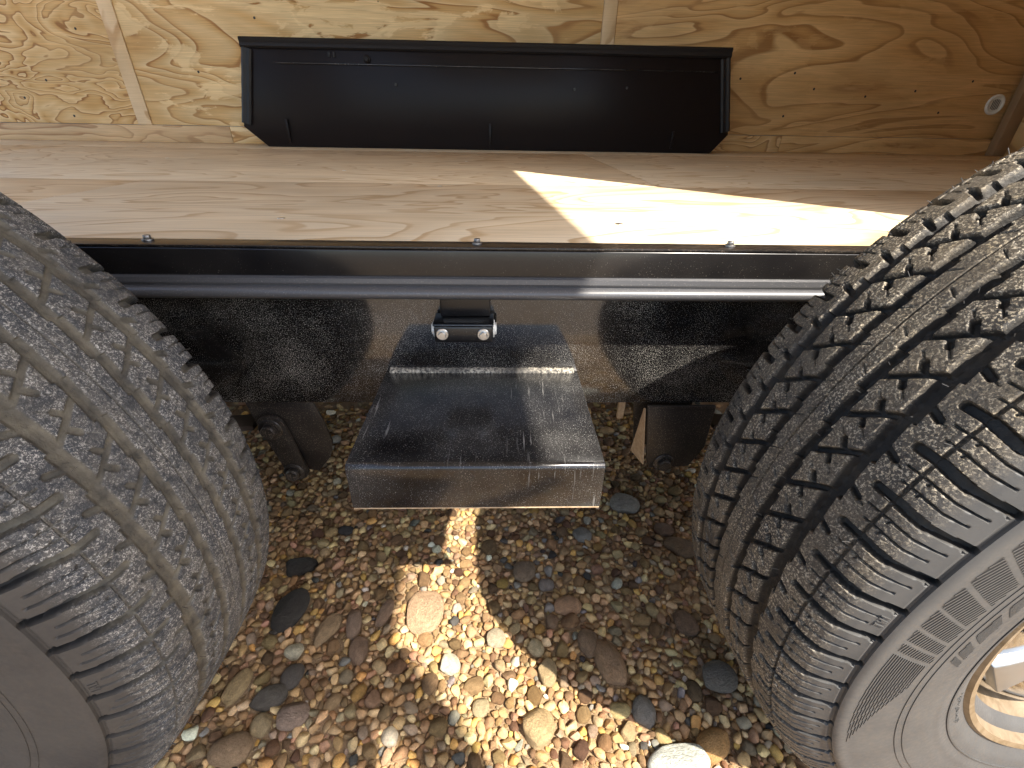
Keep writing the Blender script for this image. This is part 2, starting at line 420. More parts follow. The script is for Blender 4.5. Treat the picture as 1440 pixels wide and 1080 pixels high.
# ------------------------------------------------------------------ step
st = link('step', None, None, T)
W, yf, yb, zt, lip, th = .1525, -.1914, .0398, .4184, .0664, .005
def bent(name, pr, th, x0, x1, mat, parent):
    """bent sheet: centre-line points offset by thickness"""
    out = []
    n = len(pr)
    nr = []
    for i in range(n):
        a = Vector(pr[max(0, i-1)]); b = Vector(pr[min(n-1, i+1)]); d = (b-a).normalized(); nr.append(Vector((-d.y, d.x)))
    top = [tuple(Vector(p)) for p in pr]; bot = [tuple(Vector(p)+nr[i]*th) for i, p in enumerate(pr)]
    return extrude_yz(name, top+bot[::-1], x0, x1, mat, parent, .0006)
rr = .0075
line = [(yb, zt)]+[(yf+rr-rr*math.sin(t), zt-rr+rr*math.cos(t)) for t in np.linspace(0, math.pi/2, 8)]+[(yf-.0, zt-lip)]
plate = bent('tread_plate', line, th, -W, W, M_step, st)
bm_w = []
wv = []; 
# weld bead: a lumpy half-round along the back edge
n = 150; mm = 7; vs = []; fs = []
for i in range(n+1):
    x = -W+.006+(2*W-.012)*i/n
    rad = .0048+.0011*abs(math.sin(i*.9))+.0008*random.random()
    for j in range(mm):
        t = math.pi*.5+math.pi*.5*j/(mm-1)
        vs.append((x, yb+.0003+rad*math.cos(t)*1.5, zt+rad*math.sin(t)*.9))
for i in range(n):
    for j in range(mm-1): fs.append((i*mm+j, i*mm+j+1, (i+1)*mm+j+1, (i+1)*mm+j))
link('weld_bead', pyd('weld_bead', vs, fs, True), M_weld, st)
box('lip_lit_edge', -W+.001, W-.001, yf-.0003, yf+.0053, zt-lip-.0016, zt-lip-.0002, M_tan, st, 0)  # lit line along the raw lip edge, put into its tan colour
# triangular gusset under each side of the tread plate
for sx in (-1, 1):
    x0 = sx*(W-.006)
    pts = [(yb, zt-th-.0005), (yf+.012, zt-th-.0005), (yf+.012, zt-th-.02), (yb, zt-th-.052)]
    extrude_yz('gusset', pts, min(x0, x0-sx*.005), max(x0, x0-sx*.005), M_step, st, .0005)

# ------------------------------------------------------------------ door latch block under the rail
la = link('latch_block', None, None, T)
box('latch_body', -.0655, .0175, -.008, .0398, .4895, .5145, M_latch, la, .003)
box('latch_cap', -.0670, .0190, -.010, .034, .5148, .5190, M_latch, la, .0022)
box('latch_stem', -.058, .014, .018, .0398, .5192, .560, M_latch, la, .002)
sl = [( -.024+.024*math.copysign(1, math.cos(t))*(1 if abs(math.cos(t)) > 1e-6 else 0)+.005*math.cos(t), .012+.005*math.sin(t)) for t in np.linspace(.01, 2*math.pi+.01, 24, endpoint=False)]
me = pyd('latch_slot', [(a, b-.009, .5195) for a, b in sl]+[(a, b-.009, .5188) for a, b in sl], [tuple(range(24))]+[(j, (j+1) % 24, 24+(j+1) % 24, 24+j) for j in range(24)])
link('latch_slot', me, M_dark, la)
for x in (-.0535, .0045): hexbolt('bolt', (x, -.0082, .5035), .0062, .005, '-y', M_zinc, la, rot=.3)
for x, ax in ((-.0656, '-x'), (.0176, '+x')): hexbolt('bolt', (x, .014, .5030), .0095, .003, ax, M_white, la)

# ------------------------------------------------------------------ spring hangers, shackle, axles
hl = link('spring_hanger', None, None, T)
prism_xz('hanger_plate', [(-.396, .356), (-.286, .356), (-.275, .318), (-.267, .272), (-.276, .238), (-.302, .205), (-.345, .215), (-.376, .255), (-.388, .31)], .045, .051, M_hang, hl)
lnk = []
for t in np.linspace(R(150), R(20), 10): lnk.append((-.357+.024*math.cos(t), .312+.024*math.sin(t)))
for t in np.linspace(R(-10), R(-160), 9): lnk.append((-.346+.020*math.cos(t)+.012, .218+.020*math.sin(t)))
prism_xz('shackle_link', lnk, .030, .0365, M_hang, hl, .001)
hexbolt('bolt', (-.358, .030, .310), .014, .011, '-y', M_hang, hl, rot=.35)
hexbolt('bolt', (-.339, .030, .216), .013, .011, '-y', M_hang, hl, rot=.1)
revolve('spring_bush', [(0, 0), (.02, 0), (.02, .055), (0, .055)], M_spring, hl, 20, 'y', (-.339, .052, .216))
hr = link('spring_hanger', None, None, T)
prism_xz('hanger_plate', [(.276, .3560), (.392, .3560), (.392, .27), (.372, .226), (.30, .222), (.293, .24)], .030, .036, M_hang, hr)
prism_xz('hanger_plate', [(.27, .3560), (.39, .3560), (.372, .226), (.29, .222)], .098, .104, M_hang, hr)
# its folded front flange, coloured tan
fl = pyd('hanger_flange', [(.2745, .0385, .345), (.2905, .0385, .2235), (.2785, .0800, .2235), (.2742, .0425, .345), (.2765, .0385, .345), (.2925, .0385, .2235), (.2805, .0800, .2235), (.2762, .0425, .345)],
         [(0, 1, 2, 3), (7, 6, 5, 4), (0, 4, 5, 1), (1, 5, 6, 2), (2, 6, 7, 3), (3, 7, 4, 0)])
link('hanger_flange', fl, M_tan, hr)
box('spring_clip', .2585, .271, .13, .14, .262, .306, M_tan, hr, .001)
box('weld_seam', .278, .386, .0285, .0318, .3525, .3565, M_hang, hr, .0012)
hexbolt('bolt', (.324, .030, .235), .013, .010, '-y', M_hang, hr, rot=.2)
for xc in (-.703, .713):
    ax_ = revolve('axle', [(0, 0), (.038, 0), (.038, 2.1), (0, 2.1)], M_hang, T, 24, 'y', (xc, -.05, .375))
    for k in range(4):
        L = .30-.045*k; n = 16; vs = []; fs = []
        for i in range(n+1):
            x = -L+2*L*i/n; z = .27-.011*k-.28*(0.09-x*x)*.6+.02
            for a, b in ((.055, 0), (.095, 0), (.095, .009), (.055, .009)): vs.append((xc+x, a, z+b))
        for i in range(n):
            for j in range(4): fs.append((i*4+j, i*4+(j+1) % 4, (i+1)*4+(j+1) % 4, (i+1)*4+j))
        link('leaf', pyd('leaf', vs, fs), M_spring, ax_).location = (-xc, .05, -.375)

# ------------------------------------------------------------------ far wheel box
wb = link('wheel_box', None, None, T)
zb, zw, zt2 = .6205, .709, 1.073
pts = [(-1.162, zb), (1.144, zb), (1.222, zw), (1.141, zt2-.004), (-1.180, zt2-.004), (-1.266, zw)]
def loft_face(name, pts, yf, tilt, yb, mat, parent, bev):
    n = len(pts)
    vs = [(a, yf+tilt*(b-.62), b) for a, b in pts]+[(a, yb, b) for a, b in pts]
    fs = [tuple(range(n)), tuple(range(n, 2*n))[::-1]]+[(j, (j+1) % n, n+(j+1) % n, n+j) for j in range(n)]
    me = pyd(name, vs, fs); bm = bmesh.new(); bm.from_mesh(me); bmesh.ops.recalc_face_normals(bm, faces=bm.faces)
    return link(name, bevel_mesh(bm, name, bev), mat, parent)
loft_face('box_shell', pts, 2.070, .03, 2.300, M_box, wb, .004)
# rubber edge trim: top and both sides
def tube_strip(name, p0, p1, wdt, thk, mat, parent):
    a, b = Vector(p0), Vector(p1); d = (b-a).normalized(); nrm = Vector((0, -1, 0)); s_ = d.cross(nrm).normalized()
    prof = [(-wdt/2, 0), (-wdt/2, thk*.6), (-wdt*.32, thk), (-wdt*.12, thk*.86), (0, thk*.7), (wdt*.12, thk*.86), (wdt*.32, thk), (wdt/2, thk*.6), (wdt/2, 0)]
    vs = []; fs = []; m = len(prof); N = 12
    for i in range(N+1):
        c = a.lerp(b, i/N); wv_ = .0015*math.sin(i*2.1)
        for u, t in prof: vs.append(tuple(c+s_*u+nrm*(t+wv_)))
    for i in range(N):
        for j in range(m-1): fs.append((i*m+j, i*m+j+1, (i+1)*m+j+1, (i+1)*m+j))
    fs.append(tuple(range(m))); fs.append(tuple(N*m+j for j in range(m))[::-1])
    me = pyd(name, vs, fs); bm = bmesh.new(); bm.from_mesh(me); bmesh.ops.recalc_face_normals(bm, faces=bm.faces)
    me2 = bevel_mesh(bm, name, 0); return link(name, me2, mat, parent)
tube_strip('edge_trim', (-1.192, 2.083, 1.056), (1.152, 2.083, 1.056), .042, .014, M_rtrim, wb)
tube_strip('edge_trim', (-1.245, 2.074, .722), (-1.166, 2.083, 1.034), .046, .012, M_rtrim, wb)
tube_strip('edge_trim', (1.200, 2.074, .722), (1.128, 2.083, 1.034), .046, .012, M_rtrim, wb)
box('box_fold', -1.04, 1.10, 2.0735, 2.0765, .976, .980, M_step, wb, .001)
for x, z0, z1 in ((-1.045, .640, .745), (-.02, .63, .740), (.93, .64, .72)):
    box('box_rib', x-.006, x+.006, 2.063, 2.072, z0, z1, M_box, wb, .002)
hexbolt('bolt', (-.607, 2.076, 1.0), .012, .008, '-y', M_box, wb)
box('box_tab', -.79, -.778, 2.077, 2.083, 1.005, 1.025, M_rtrim, wb, .001)
box('box_tab', -.765, -.757, 2.077, 2.083, 1.005, 1.025, M_rtrim, wb, .001)
for x, z in ((-.48, .90), (.40, .895), (.66, .905)): hexbolt('rivet', (x, 2.073, z), .0045, .002, '-y', M_latch, wb)

# ------------------------------------------------------------------ far wall panels
def wall_sheet(x0, x1, z0, z1, mat, y=2.32): return box('wall_panel', x0, x1, y, y+.012, z0, z1, mat, T, .001)
p1 = wall_sheet(-3.3, -1.951, .705, 2.68, M_wall_swirl)
p2 = wall_sheet(-1.875, .551, .705, 2.68, M_wall_mid)
p3 = wall_sheet(.624, 2.90, .705, 2.68, M_wall_right)
box('batten', -1.949, -1.877, 2.314, 2.330, .704, 2.68, M_strip, T, .0015)
box('batten', .553, .622, 2.316, 2.330, .704, 2.68, M_strip, T, .0015)
box('baseboard', -3.3, -1.46, 2.310, 2.331, .6205, .7025, M_base, T, .0015)
box('baseboard', -1.458, .2, 2.310, 2.331, .6205, .7025, M_wall_mid, T, .0015)
box('baseboard', .202, 1.64, 2.310, 2.331, .6205, .7025, M_wall_swirl, T, .0015)
box('baseboard', 1.642, 2.90, 2.309, 2.331, .6205, .7035, M_wall_right, T, .0015)
box('corner_post', 2.872, 2.945, 2.26, 2.309, .6205, 2.68, M_post, T, .003)
box('front_wall', 2.947, 2.965, .0, 2.34, .60, 2.70, M_wall_right, T, .001)
for x, z in ((-2.35, .90), (-2.5, .82), (-2.1, 1.12), (-1.55, .95), (-1.2, 1.18), (-2.28, .74)):
    revolve('nail', [(0, -.0012), (.0045, -.001), (.006, 0)], M_dark, p1 if x < -1.95 else p2, 12, 'y', (x, 2.3199, z))
for x, z in ((1.28, .90), (1.75, .93), (2.05, .90), (1.33, .97), (2.32, .93), (1.62, 1.0), (2.62, .98), (2.5, .83), (.9, 1.1), (1.62, .80)):
    revolve('nail', [(0, -.0012), (.0045, -.001), (.006, 0)], M_dark, p3, 12, 'y', (x, 2.3199, z))
# round white vent with slots on the right-hand panel
vt = link('round_vent', None, None, T)
revolve('vent_ring', [(.050, 0), (.050, -.008), (.044, -.012), (.036, -.009), (.034, -.0065), (0, -.0065)], M_white, vt, 40, 'y', (2.800, 2.319, .874))
for k in range(5):
    h = .026*math.sqrt(1-((k-2)/3.2)**2)
    box('vent_slot', 2.800-.0205+k*.009, 2.800-.0175+k*.009, 2.3105, 2.3130, .874-h, .874+h, M_dark, vt, .0004)

# ------------------------------------------------------------------ the rest of the body: near wall, roof, raised side door
XJ, ZJ = 1.09, 2.43
box('near_wall', XJ, 2.946, .0, .018, .624, 2.70, M_alu, T, .001)
box('near_wall_lining', XJ, 2.946, .019, .030, .624, 2.68, M_alu, T, .001)
box('near_wall', -3.3, -2.2, .0, .018, .624, 2.70, M_alu, T, .001)
box('near_wall_lining', -3.3, -2.2, .019, .030, .624, 2.68, M_alu, T, .001)
box('door_header', -2.199, XJ-.001, .0, .03, ZJ+.002, 2.70, M_alu, T, .001)
box('roof', -3.3, 2.97, -.005, 2.345, 2.702, 2.722, M_alu, T, .002)
box('far_wall_skin', -3.3, 2.97, 2.333, 2.340, .56, 2.70, M_alu, T, .001)
door = link('raised_side_door', None, None, T)
dk = Vector((0, -.986, -.167)); dn = Vector((0, -.167, .986))
h0 = Vector((0, -.002, ZJ-.002)); vs = []
for x in (-1.3, XJ):
    for k, t in ((0, 0), (1.93, 0), (1.93, .03), (0, .03)): vs.append(tuple(h0+dk*k+dn*t+Vector((x, 0, 0))))
link('door_skin', pyd('door_skin', vs, [(0, 1, 2, 3), (7, 6, 5, 4), (0, 4, 5, 1), (1, 5, 6, 2), (2, 6, 7, 3), (3, 7, 4, 0)]), M_alu, door)
vs = []
for x in (-1.25, XJ-.06):
    for k, t in ((.05, -.006), (1.88, -.006), (1.88, -.0005), (.05, -.0005)): vs.append(tuple(h0+dk*k+dn*t+Vector((x, 0, 0))))
link('door_lining', pyd('door_lining', vs, [(0, 1, 2, 3), (7, 6, 5, 4), (0, 4, 5, 1), (1, 5, 6, 2), (2, 6, 7, 3), (3, 7, 4, 0)]), M_alu, door)

# unseen strap added below the raised door to cast a shadow band on the gravel
wd_ = Vector((.57, .56, 0)).normalized()*.043; tn_ = Vector((.56, -.57, 0)).normalized()*.0015; N = 16; vs = []; fs = []
for i in range(N+1):
    c_ = Vector((1.03+.006*math.sin(i*.7), -1.40, 2.165-.92*i/N))
    for a_, b_ in ((-1, -1), (1, -1), (1, 1), (-1, 1)): vs.append(tuple(c_+wd_*a_+tn_*b_))
for i in range(N):
    for j in range(4): fs.append((i*4+j, i*4+(j+1) % 4, (i+1)*4+(j+1) % 4, (i+1)*4+j))
link('shadow_strap', pyd('shadow_strap', vs, fs+[(0, 3, 2, 1), (N*4, N*4+1, N*4+2, N*4+3)]), M_rtrim, door)

# ------------------------------------------------------------------ tyre
RT = .414
prof = [(.090, .214), (.098, .222), (.104, .232), (.110, .240), (.1165, .252), (.1205, .268), (.1222, .272), (.1222, .276), (.1240, .285), (.1265, .305), (.1270, .330), (.1262, .350), (.1255, .3585), (.1258, .3640),
        (.1240, .3690), (.1215, .3705), (.1185, .3760), (.1140, .3860), (.1075, .3960), (.0985, .4035), (.0880, .4082), (.0600, .4123), (.03, .4137), (0, .4140)]
full = [(-a, r) for a, r in prof]+[(a, r) for a, r in prof[::-1][1:]]      # outer side (-y) first
full = np.array(full)
seg = np.hypot(*np.diff(full, axis=0).T); S0 = np.concatenate([[0], np.cumsum(seg)]); S0 -= S0[-1]/2     # signed arc length, crown = 0
def smooth_prof(s):
    a = np.interp(s, S0, full[:, 0]); r = np.interp(s, S0, full[:, 1]); return a, r
iL = [i for i, p in enumerate(prof) if abs(p[1]-.3705) < 1e-6][0]
SE = -S0[iL]                                                   # arc length where the lugs end
def make_tyre(NS, NLAT, DS, relief):
    # lateral samples: dense over the tread, sparser on the sidewalls
    s_side = np.linspace(-S0[-1], -SE, 90)[:-1]; s_tr = np.linspace(-SE, SE, NLAT); s_side2 = np.linspace(SE, S0[-1], 26)[1:]
    SS = np.concatenate([s_side, s_tr, s_side2])
    NP = 70; P = 2*math.pi*RT/NP*1000                              # pitch in mm
    def seg_d(X, Y, pts):
        d = np.full(X.shape, 1e9)
        for (x0, y0), (x1, y1) in zip(pts[:-1], pts[1:]):
            for k in (-1, 0, 1):
                ax, ay, bx, by = x0+k*P, y0, x1+k*P, y1
                dx, dy = bx-ax, by-ay; t = np.clip(((X-ax)*dx+(Y-ay)*dy)/(dx*dx+dy*dy), 0, 1)
                d = np.minimum(d, np.hypot(X-ax-t*dx, Y-ay-t*dy))
        return d
    def pitch_depth():
        u = np.arange(NS)/NS*P; s = SS*1000
        U, V = np.meshgrid(u, s, indexing='ij'); D = np.zeros_like(U)
        def cut(d, half, depth, ramp=.7):
            np.maximum(D, depth*np.clip((half-d)/ramp+.5, 0, 1), out=D)
        for sg in (-1, 1):                       # point-symmetric pattern: sg=-1 is the outer half
            def L(pts): return [((x if sg < 0 else -x), (y if sg < 0 else -y)) for x, y in pts]
            Us = U if sg < 0 else U
            saw = lambda ph: (np.abs(((Us*(-sg if sg > 0 else 1)/P+ph) % 1)-.5)*4-1)
            # main circumferential grooves, edges stepping in and out
            st_ = ((Us*(1 if sg < 0 else -1)/P) % 1)
            off1 = 1.5*(st_-.5)*2*-sg; off2 = 1.3*(.5-st_)*2*-sg
            cut(np.abs(V-sg*57+off1), 5.6, 8.5, 3.6)
            cut(np.abs(V-sg*18+off2), 4.4, 8.5, 3.0)
            # lateral cut of the intermediate rib, with its two fins
            cut(seg_d(U, V, L([(0, -53), (9, -40), (19, -27), (23, -20)])), 2.3, 6.8, 1.2)
            cut(seg_d(U, V, L([(6.5, -42), (-.5, -36.5)])), 2.7, 6.5, 1.0)
            cut(seg_d(U, V, L([(14, -33.5), (20.5, -39)])), 2.3, 6.2, 1.0)
            cut(seg_d(U, V, L([(-.5, -36.5), (-7, -29)])), .5, 2.5)
            cut(seg_d(U, V, L([(20.5, -39), (27, -46)])), .5, 2.5)
            # notch out of the outer groove into the shoulder
            cut(seg_d(U, V, L([(20, -58), (25.5, -72)])), 2.6, 6.8, 1.2)
            cut(seg_d(U, V, L([(25.5, -72), (27.5, -78)])), .5, 2.0)
            # fine circumferential groove through the lugs
            cut(np.abs(V-sg*90), 1.25, 3.2)
            # lug groove, wide, slightly cranked, running out over the shoulder
            E = -SE*1000
            cut(seg_d(U, V, L([(10, -76), (10, -92)])), 3.4, 7.5)
            cut(seg_d(U, V, L([(10, -92), (13.5, -112)])), 4.1, 8.5)
            cut(seg_d(U, V, L([(13.5, -112), (12, E+2.5)])), 3.4, 8)
            # two sipes between the lugs, with a foot
            for k, (a, b) in enumerate(((23.0, -80), (33.5, -84))):
                cut(seg_d(U, V, L([(a, b), (a+.4, -96), (a+3.0, -113), (a+2.2, E+(14 if k else 9))])), .75, 3.4)
                cut(seg_d(U, V, L([(a+.4, -97), (a+3.2, -96)])), .8, 2.5)
            cut(seg_d(U, V, L([(17.5, E+3), (15, E+5)])), .8, 2)
            # dark joint where the lugs stop
            cut(np.abs(V-sg*(SE*1000-.6)), 1.2, 1.8, 1.2)
        # centre rib sipe
        cut(np.abs(V), .75, 3.0)
        for x, y0, y1 in ((6, 4, 13), (22, -4, -13)): cut(seg_d(U, V, [(x, y0), (x+6, y1)]), .5, 2.2)
        return D/1000
    D1 = pitch_depth()
    np_fine = 25
    ARC = np_fine/NP*2*math.pi
    TH = np.concatenate([np.arange(np_fine*NS)/(NP*NS)*2*math.pi-ARC/2, np.linspace(ARC/2, 2*math.pi-ARC/2, 150, endpoint=False)])
    Dp = np.concatenate([np.tile(D1, (np_fine, 1)), np.zeros((150, len(SS)))])
    # coarse remainder keeps the circumferential grooves
    Dp[np_fine*NS:] = np.minimum(D1.min(0), D1.mean(0))
    PA, PR = smooth_prof(SS)
    # round the profile's corners a little, keep the ridge
    ker = np.array([1, 2, 3, 2, 1.])/9
    PA2 = np.convolve(np.pad(PA, 2, 'edge'), ker, 'valid'); PR2 = np.convolve(np.pad(PR, 2, 'edge'), ker, 'valid')
    tan_ = np.stack([np.gradient(PA2), np.gradient(PR2)], 1); tan_ /= np.linalg.norm(tan_, axis=1)[:, None]
    NA, NR = -tan_[:, 1], tan_[:, 0]                # outward normal in (a, r)
    # worn, uneven rubber surface
    rnd = rng.standard_normal(Dp.shape)
    for _ in range(1):
        rnd = (rnd+np.roll(rnd, 1, 0)+np.roll(rnd, -1, 0)+np.roll(rnd, 1, 1)+np.roll(rnd, -1, 1))/5
    treadmask = (np.abs(SS) < SE-.03).astype(float)
    DSv = DS+(1-DS)*np.clip((np.abs(SS)*1000-78)/22, 0, 1)
    disp = -Dp*DSv[None, :]+rnd*.00009*treadmask[None, :]
    A = PA2[None, :]+NA[None, :]*disp; RR = PR2[None, :]+NR[None, :]*disp
    # flatten where it stands on the gravel is left to the pebbles it sinks between
    X = RR*np.cos(TH)[:, None]; Z = RR*np.sin(TH)[:, None]
    V = np.stack([X, A, Z], -1).reshape(-1, 3)
    nT, nS = len(TH), len(SS)
    ii = np.arange(nT*nS).reshape(nT, nS); jj = np.roll(ii, -1, 0)
    Fc = np.stack([ii[:, :-1], ii[:, 1:], jj[:, 1:], jj[:, :-1]], -1).reshape(-1, 4)
    # moulded relief on the outer sidewall: hatched blocks, rings, small serial characters
    xv = []; xf = []
    def sw(r): # y of the outer sidewall at radius r
        k = len(prof); return -np.interp(r, [p[1] for p in prof], [p[0] for p in prof])
    def sidebar(t0, r0, t1, r1, wd, h=.0007):
        """thin raised bar between two polar points on the sidewall"""
        p0 = np.array([r0*math.cos(t0), r0*math.sin(t0)]); p1 = np.array([r1*math.cos(t1), r1*math.sin(t1)])
        d = p1-p0; L_ = np.linalg.norm(d)
        if L_ < 1e-5: return
        nn = np.array([-d[1], d[0]])/L_*wd/2; b = len(xv)
        for p, rad in ((p0, r0), (p1, r1)):
            y = sw(rad)
            for sgn, dy in ((-1, .0004), (-1, -h), (1, -h), (1, .0004)):
                q = p+nn*sgn; xv.append((q[0], y+dy, q[1]))
        for j in range(3): xf.append((b+j, b+j+1, b+4+j+1, b+4+j))
        xf.append((b+0, b+3, b+2, b+1)); xf.append((b+4, b+5, b+6, b+7))
    HB = []           # (t0, t1, r0, r1, skew) of every hatched block, angles in radians
    def hatch(t0, t1, r0, r1, sgn, pitch=.0021, skew=R(3.2), drop=.0065, taper=0.0, wd=.46):
        """near-tangential bars filling a skewed block; t runs from t0 in direction sgn to t1"""
        HB.append((t0, t1, r0, r1, skew, taper)); n = int((r1-r0+drop)/pitch)+1
        for k in range(n):
            ra = r1+drop*.5-k*pitch; rb = ra-drop       # at t0 end / t1 end
            f0, f1 = 0.0, 1.0
            lo0 = r0+(r1-r0)*taper
            for _ in range(1):
                if ra > r1-.0004: f0 = (ra-r1+.0004)/(ra-rb)
                if rb < r0+.0004: f1 = (ra-r0-.0004)/(ra-rb)
            if f1-f0 < .08 or f0 > 1 or f1 < 0: continue
            q0, q1 = ra+(rb-ra)*f0, ra+(rb-ra)*f1
            def ang(f, r): return t0+(t1-t0)*f+skew*(r1-r)/(r1-r0)
            m = max(1, int(abs(t1-t0)/R(3)))
            for a in range(m):
                g0, g1 = f0+(f1-f0)*a/m, f0+(f1-f0)*(a+1)/m
                sidebar(ang(g0, ra+(rb-ra)*g0), ra+(rb-ra)*g0, ang(g1, ra+(rb-ra)*g1), ra+(rb-ra)*g1, pitch*wd, .0004)
    def pattern(base, sgn=1):
        sk = R(3.2)*(-sgn)
        for a, b in [(0, 1.5), (2.2, 4.2), (4.9, 8.0), (8.6, 12.1), (13.0, 17.2), (18.2, 23.4)]:
            hatch(base+sgn*R(a), base+sgn*R(b), .3195, .3565, sgn, .0026, sk, .0065*min(1, (b-a)/4))
        for a, b in ((-3.2, -1.7), (-1.0, 2.0), (3.2, 8.4), (9.8, 17)):
            hatch(base+sgn*R(a), base+sgn*R(b), .2880, .3030, sgn, .0017, sk*.8, .003)
        for k in range(15):                      # the plain wedge that thins away from the blocks
            f = k/15; r = .3565-.0024*k; ln = R(24)*(1-f*.8)
            for q in range(8):
                sidebar(base-sgn*(R(.7)+ln*q/8)+sk*f, r, base-sgn*(R(.7)+ln*(q+1)/8)+sk*f, r+.0002*q, .0008, .0005)
    if relief:
        pattern(R(-5.2), -1); pattern(R(60), 1); pattern(R(140), 1); pattern(R(-130), -1)
    for r in (.3085, .3155):
        for k in range(220): sidebar(R(k*360/220), r, R((k+1)*360/220), r, .0008, .0005)
    for r in (.262,):
        for k in range(220): sidebar(R(k*360/220), r, R((k+1)*360/220), r, .0016, .0010)
    # a faint moulded serial line: short worn strokes
    for k in range(16):
        t = R(16+k*.95); h = .0055
        for q in range(random.choice((2, 3))):
            a = t+R(random.uniform(-.25, .25)); r0 = .2475+random.uniform(0, h); sidebar(a, r0, a+R(random.uniform(-.3, .3)), r0+random.uniform(-.003, .003), .0006, .0006)
    def text_strokes(glyphs, t, r, size):
        for g in glyphs:
            for (x0, y0, x1, y1) in g:
                sidebar(t-x0*size/r, r+y0*size, t-x1*size/r, r+y1*size, size*.13, .0008)
            t -= size*.85/r
    T_ = [(0, 1, .6, 1), (.3, 1, .3, 0)]; W_ = [(0, 1, .15, 0), (.15, 0, .3, .7), (.3, .7, .45, 0), (.45, 0, .6, 1)]; I_ = [(.3, 0, .3, 1)]
    for k in range(150):
        t_ = rng.uniform(-1.1, 1.1); a0 = random.choice((.088, .092, .097, -.02, .03, -.088, -.06)); r0 = float(np.interp(abs(a0), [p[0] for p in prof[::-1]][:9], [p[1] for p in prof[::-1]][:9]))-.0005
        ln = rng.uniform(.002, .006); da, dt = rng.uniform(-.0015, .0025), rng.uniform(-.004, .004); b = len(xv); q = .00022
        for (tt, aa, rr_) in ((t_, a0, r0), (t_+dt, a0+da, r0+ln)):
            for e1, e2 in ((-1, -1), (1, -1), (1, 1), (-1, 1)):
                xv.append((rr_*math.cos(tt+e1*q/.41), aa+e2*q, rr_*math.sin(tt+e1*q/.41)))
        for j in range(4): xf.append((b+j, b+(j+1) % 4, b+4+(j+1) % 4, b+4+j))
    text_strokes([T_, W_, I_], R(-8.0), .3740, .0055)
    V = np.concatenate([V, np.array(xv)]); Fx = np.array(xf)+nT*nS
    tyre_me = npmesh('tyre', V, np.concatenate([Fc, Fx]))
    tyre_me.set_sharp_from_angle(angle=R(50))
    dep = np.concatenate([np.clip(Dp/.007, 0, 1).ravel(), np.zeros(len(xv))]).astype(np.float32)
    tm = np.clip((SE-.020-np.abs(SS))/.018, 0, 1)
    trd = np.concatenate([np.tile(tm, (nT, 1)).ravel(), np.zeros(len(xv))]).astype(np.float32)
    a_ = tyre_me.attributes.new('groove', 'FLOAT', 'POINT'); a_.data.foreach_set('value', dep)
    a_ = tyre_me.attributes.new('tread', 'FLOAT', 'POINT'); a_.data.foreach_set('value', trd)
    sr = np.interp(SS, S0, full[:, 1]); outer_ = SS < -SE
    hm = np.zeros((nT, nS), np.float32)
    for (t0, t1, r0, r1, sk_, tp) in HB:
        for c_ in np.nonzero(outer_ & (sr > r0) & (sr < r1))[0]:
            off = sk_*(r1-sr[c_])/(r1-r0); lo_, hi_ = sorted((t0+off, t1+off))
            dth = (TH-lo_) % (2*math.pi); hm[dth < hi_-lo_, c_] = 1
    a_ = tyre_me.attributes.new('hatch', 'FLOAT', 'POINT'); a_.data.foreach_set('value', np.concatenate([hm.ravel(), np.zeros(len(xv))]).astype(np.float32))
    tyre_me.materials.append(M_rub_l)
    return tyre_me
tyre_right = make_tyre(46, 330, 1.0, True)
tyre_left = make_tyre(36, 270, .42, False)

